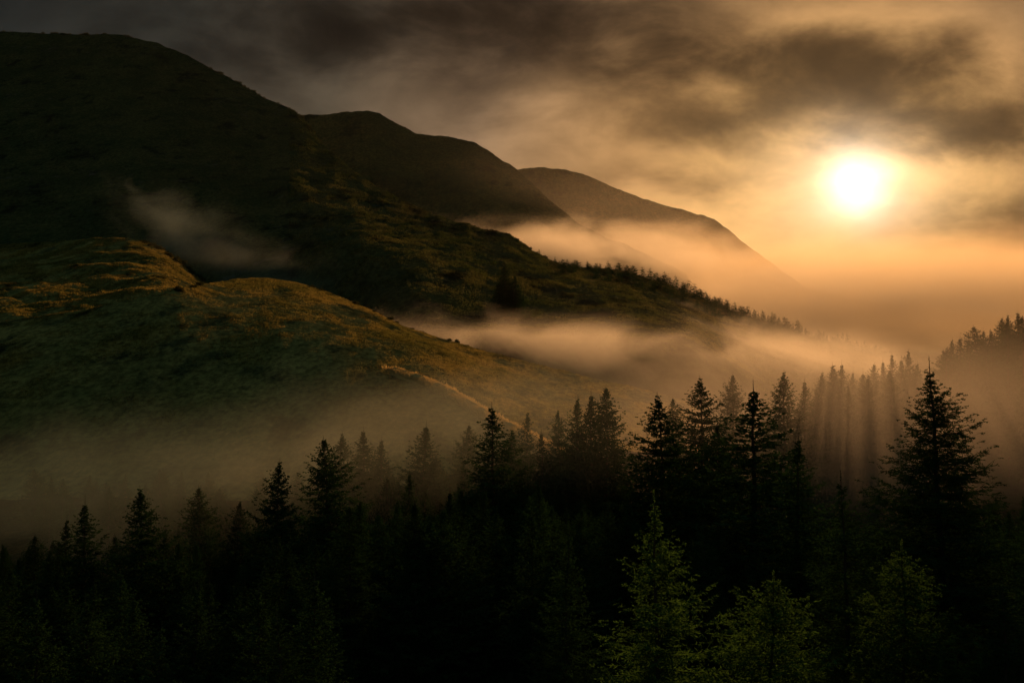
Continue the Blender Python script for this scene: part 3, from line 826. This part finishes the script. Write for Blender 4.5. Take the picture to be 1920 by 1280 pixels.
# ------------------------------------------------------------------ sky
w = bpy.data.worlds.new('World'); sc.world = w; w.use_nodes = True
w.node_tree.nodes.clear(); nt = NT(w.node_tree)
gen = nt.n('ShaderNodeTexCoord').outputs['Generated']
sx = nt.n('ShaderNodeSeparateXYZ'); nt.put(sx.inputs[0], gen)
X, Y, Z = (E(nt, sx.outputs[i]) for i in range(3))
yy = nt.m('MAXIMUM', Y, .12)
U = (X / yy - SUN_A) * FPX
V = (Z / yy - SUN_S) * FPX
cmb = nt.n('ShaderNodeCombineXYZ'); nt.put(cmb.inputs[0], U * (1 / 270)); nt.put(cmb.inputs[1], V * (1 / 150))
wn = nt.n('ShaderNodeTexNoise'); nt.put(wn.inputs['Vector'], cmb.outputs[0]); wn.inputs['Scale'].default_value = 1.3; wn.inputs['Detail'].default_value = 5; wn.inputs['Roughness'].default_value = .55
ws = nt.n('ShaderNodeSeparateColor'); nt.put(ws.inputs[0], wn.outputs['Color'])
Uw = U + (E(nt, ws.outputs[0]) - .5) * 190
Vw = V + (E(nt, ws.outputs[1]) - .5) * 110
fn = nt.noise(cmb.outputs[0], 1.15, 6, .56, dist=.25)


def gauss(px, py, wx, wy, amp, warped=True):
    u0, v0 = px - 1602, 345 - py
    a_ = ((Uw if warped else U) - u0) * (1 / wx); b_ = ((Vw if warped else V) - v0) * (1 / wy)
    return nt.m('EXPONENT', (a_ * a_ + b_ * b_) * -1.0) * amp


def total(lst):
    t = lst[0]
    for g_ in lst[1:]: t = t + g_
    return t


r2 = nt.m('SQRT', (U * U) * .55 + V * V * 1.0)
base = nt.ramp(r2 * (1 / 1500), [(0, (.92, .52, .19)), (.06, (.88, .49, .175)), (.12, (.77, .42, .145)), (.22, (.56, .30, .115)), (.36, (.25, .155, .085)), (.5, (.105, .080, .052)), (.66, (.050, .047, .036)), (.84, (.027, .029, .026)), (1, (.015, .021, .021))])
dark = total([gauss(1290, 115, 150, 60, .75), gauss(1480, 150, 190, 65, 1.15), gauss(1700, 105, 190, 72, 1.1), gauss(1860, 235, 150, 48, 1.6), gauss(1340, 225, 190, 42, .6), gauss(700, 50, 420, 80, .6), gauss(1000, 10, 260, 50, .8), gauss(1180, 60, 160, 40, .35), gauss(1890, 440, 130, 60, .6), gauss(980, 190, 120, 60, .35), gauss(1240, 345, 130, 30, .35), gauss(1620, 215, 90, 40, .45), gauss(1560, 265, 70, 25, .3), gauss(1900, 140, 90, 60, .5)])
lite = total([gauss(1640, 18, 230, 42, 1.0), gauss(1905, 80, 60, 70, .8), gauss(1040, 190, 130, 60, .25), gauss(900, 280, 260, 60, .15), gauss(1350, 180, 60, 30, .2)])
cl = 1.0 - nt.m('EXPONENT', dark * nt.ss(fn, .25, .75, .35, 1.75) * -2.3)
k = (nt.ss(fn, .25, .75, 1.25, .70) * (1.0 - cl * .9) + lite) * nt.ss(V, 70, 330, 1.0, .62)
vs = nt.n('ShaderNodeVectorMath', operation='SCALE'); nt.put(vs.inputs[0], base); nt.put(vs.inputs['Scale'], k)
Uk = U + (E(nt, ws.outputs[2]) - .5) * 70; Vk = V + (E(nt, ws.outputs[0]) - .5) * 60
core = nt.m('EXPONENT', (Uk * Uk * (1 / 58 ** 2) + Vk * Vk * (1 / 54 ** 2)) * -1.0); core2 = gauss(1602, 345, 210, 120, .55, True)
core = core * 1.0 + nt.m('EXPONENT', (Uk * Uk * (1 / 120 ** 2) + Vk * Vk * (1 / 98 ** 2)) * -1.0) * .30
c1 = nt.n('ShaderNodeVectorMath', operation='SCALE'); c1.inputs[0].default_value = (1, .90, .76); nt.put(c1.inputs['Scale'], core)
c2 = nt.n('ShaderNodeVectorMath', operation='SCALE'); c2.inputs[0].default_value = (.40, .26, .13); nt.put(c2.inputs['Scale'], core2)
s1 = nt.n('ShaderNodeVectorMath', operation='ADD'); nt.put(s1.inputs[0], vs.outputs[0]); nt.put(s1.inputs[1], c1.outputs[0])
s2 = nt.n('ShaderNodeVectorMath', operation='ADD'); nt.put(s2.inputs[0], s1.outputs[0]); nt.put(s2.inputs[1], c2.outputs[0])
# out of view the dome is teal, brightened as added fill light
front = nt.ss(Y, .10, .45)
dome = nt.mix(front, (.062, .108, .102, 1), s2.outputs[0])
sky = nt.n('ShaderNodeTexSky', sky_type='NISHITA'); sky.sun_disc = False
sky.sun_elevation = SUN_EL; sky.sun_rotation = SUN_AZ
sb = nt.n('ShaderNodeVectorMath', operation='SCALE'); nt.put(sb.inputs[0], sky.outputs[0]); sb.inputs['Scale'].default_value = .0003
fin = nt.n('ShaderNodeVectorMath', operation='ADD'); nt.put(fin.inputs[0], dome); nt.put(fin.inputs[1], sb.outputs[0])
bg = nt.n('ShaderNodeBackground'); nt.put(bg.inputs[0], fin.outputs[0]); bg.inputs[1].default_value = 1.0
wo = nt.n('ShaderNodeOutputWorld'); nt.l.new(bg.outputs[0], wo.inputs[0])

# ------------------------------------------------------------------ sun
sl = bpy.data.lights.new('sun', 'SUN'); sl.energy = 4.5; sl.angle = R_(.8); sl.color = (1, .49, .18)
so = bpy.data.objects.new('sun', sl); col.objects.link(so)
so.rotation_euler = SUN_DIR.to_track_quat('Z', 'Y').to_euler()
so.location = SUN_DIR * 500

# ------------------------------------------------------------------ camera and render settings
cd = bpy.data.cameras.new('camera'); cam = bpy.data.objects.new('camera', cd); col.objects.link(cam)
cd.lens = 35; cd.sensor_width = 36; cd.clip_start = .1; cd.clip_end = 20000
cam.rotation_euler = (math.pi / 2 + PITCH, 0, 0)
sc.camera = cam
vsn = sc.view_settings; vsn.view_transform = 'Standard'; vsn.look = 'None'; vsn.exposure = 0; vsn.gamma = 1
sc.render.engine = 'CYCLES'
cy = sc.cycles
cy.use_denoising = True
try: cy.denoiser = 'OPENIMAGEDENOISE'
except Exception: pass
cy.max_bounces = 6; cy.diffuse_bounces = 2; cy.glossy_bounces = 1; cy.transmission_bounces = 4; cy.transparent_max_bounces = 16
cy.volume_bounces = 2; cy.volume_max_steps = 256
cy.sample_clamp_indirect = 4
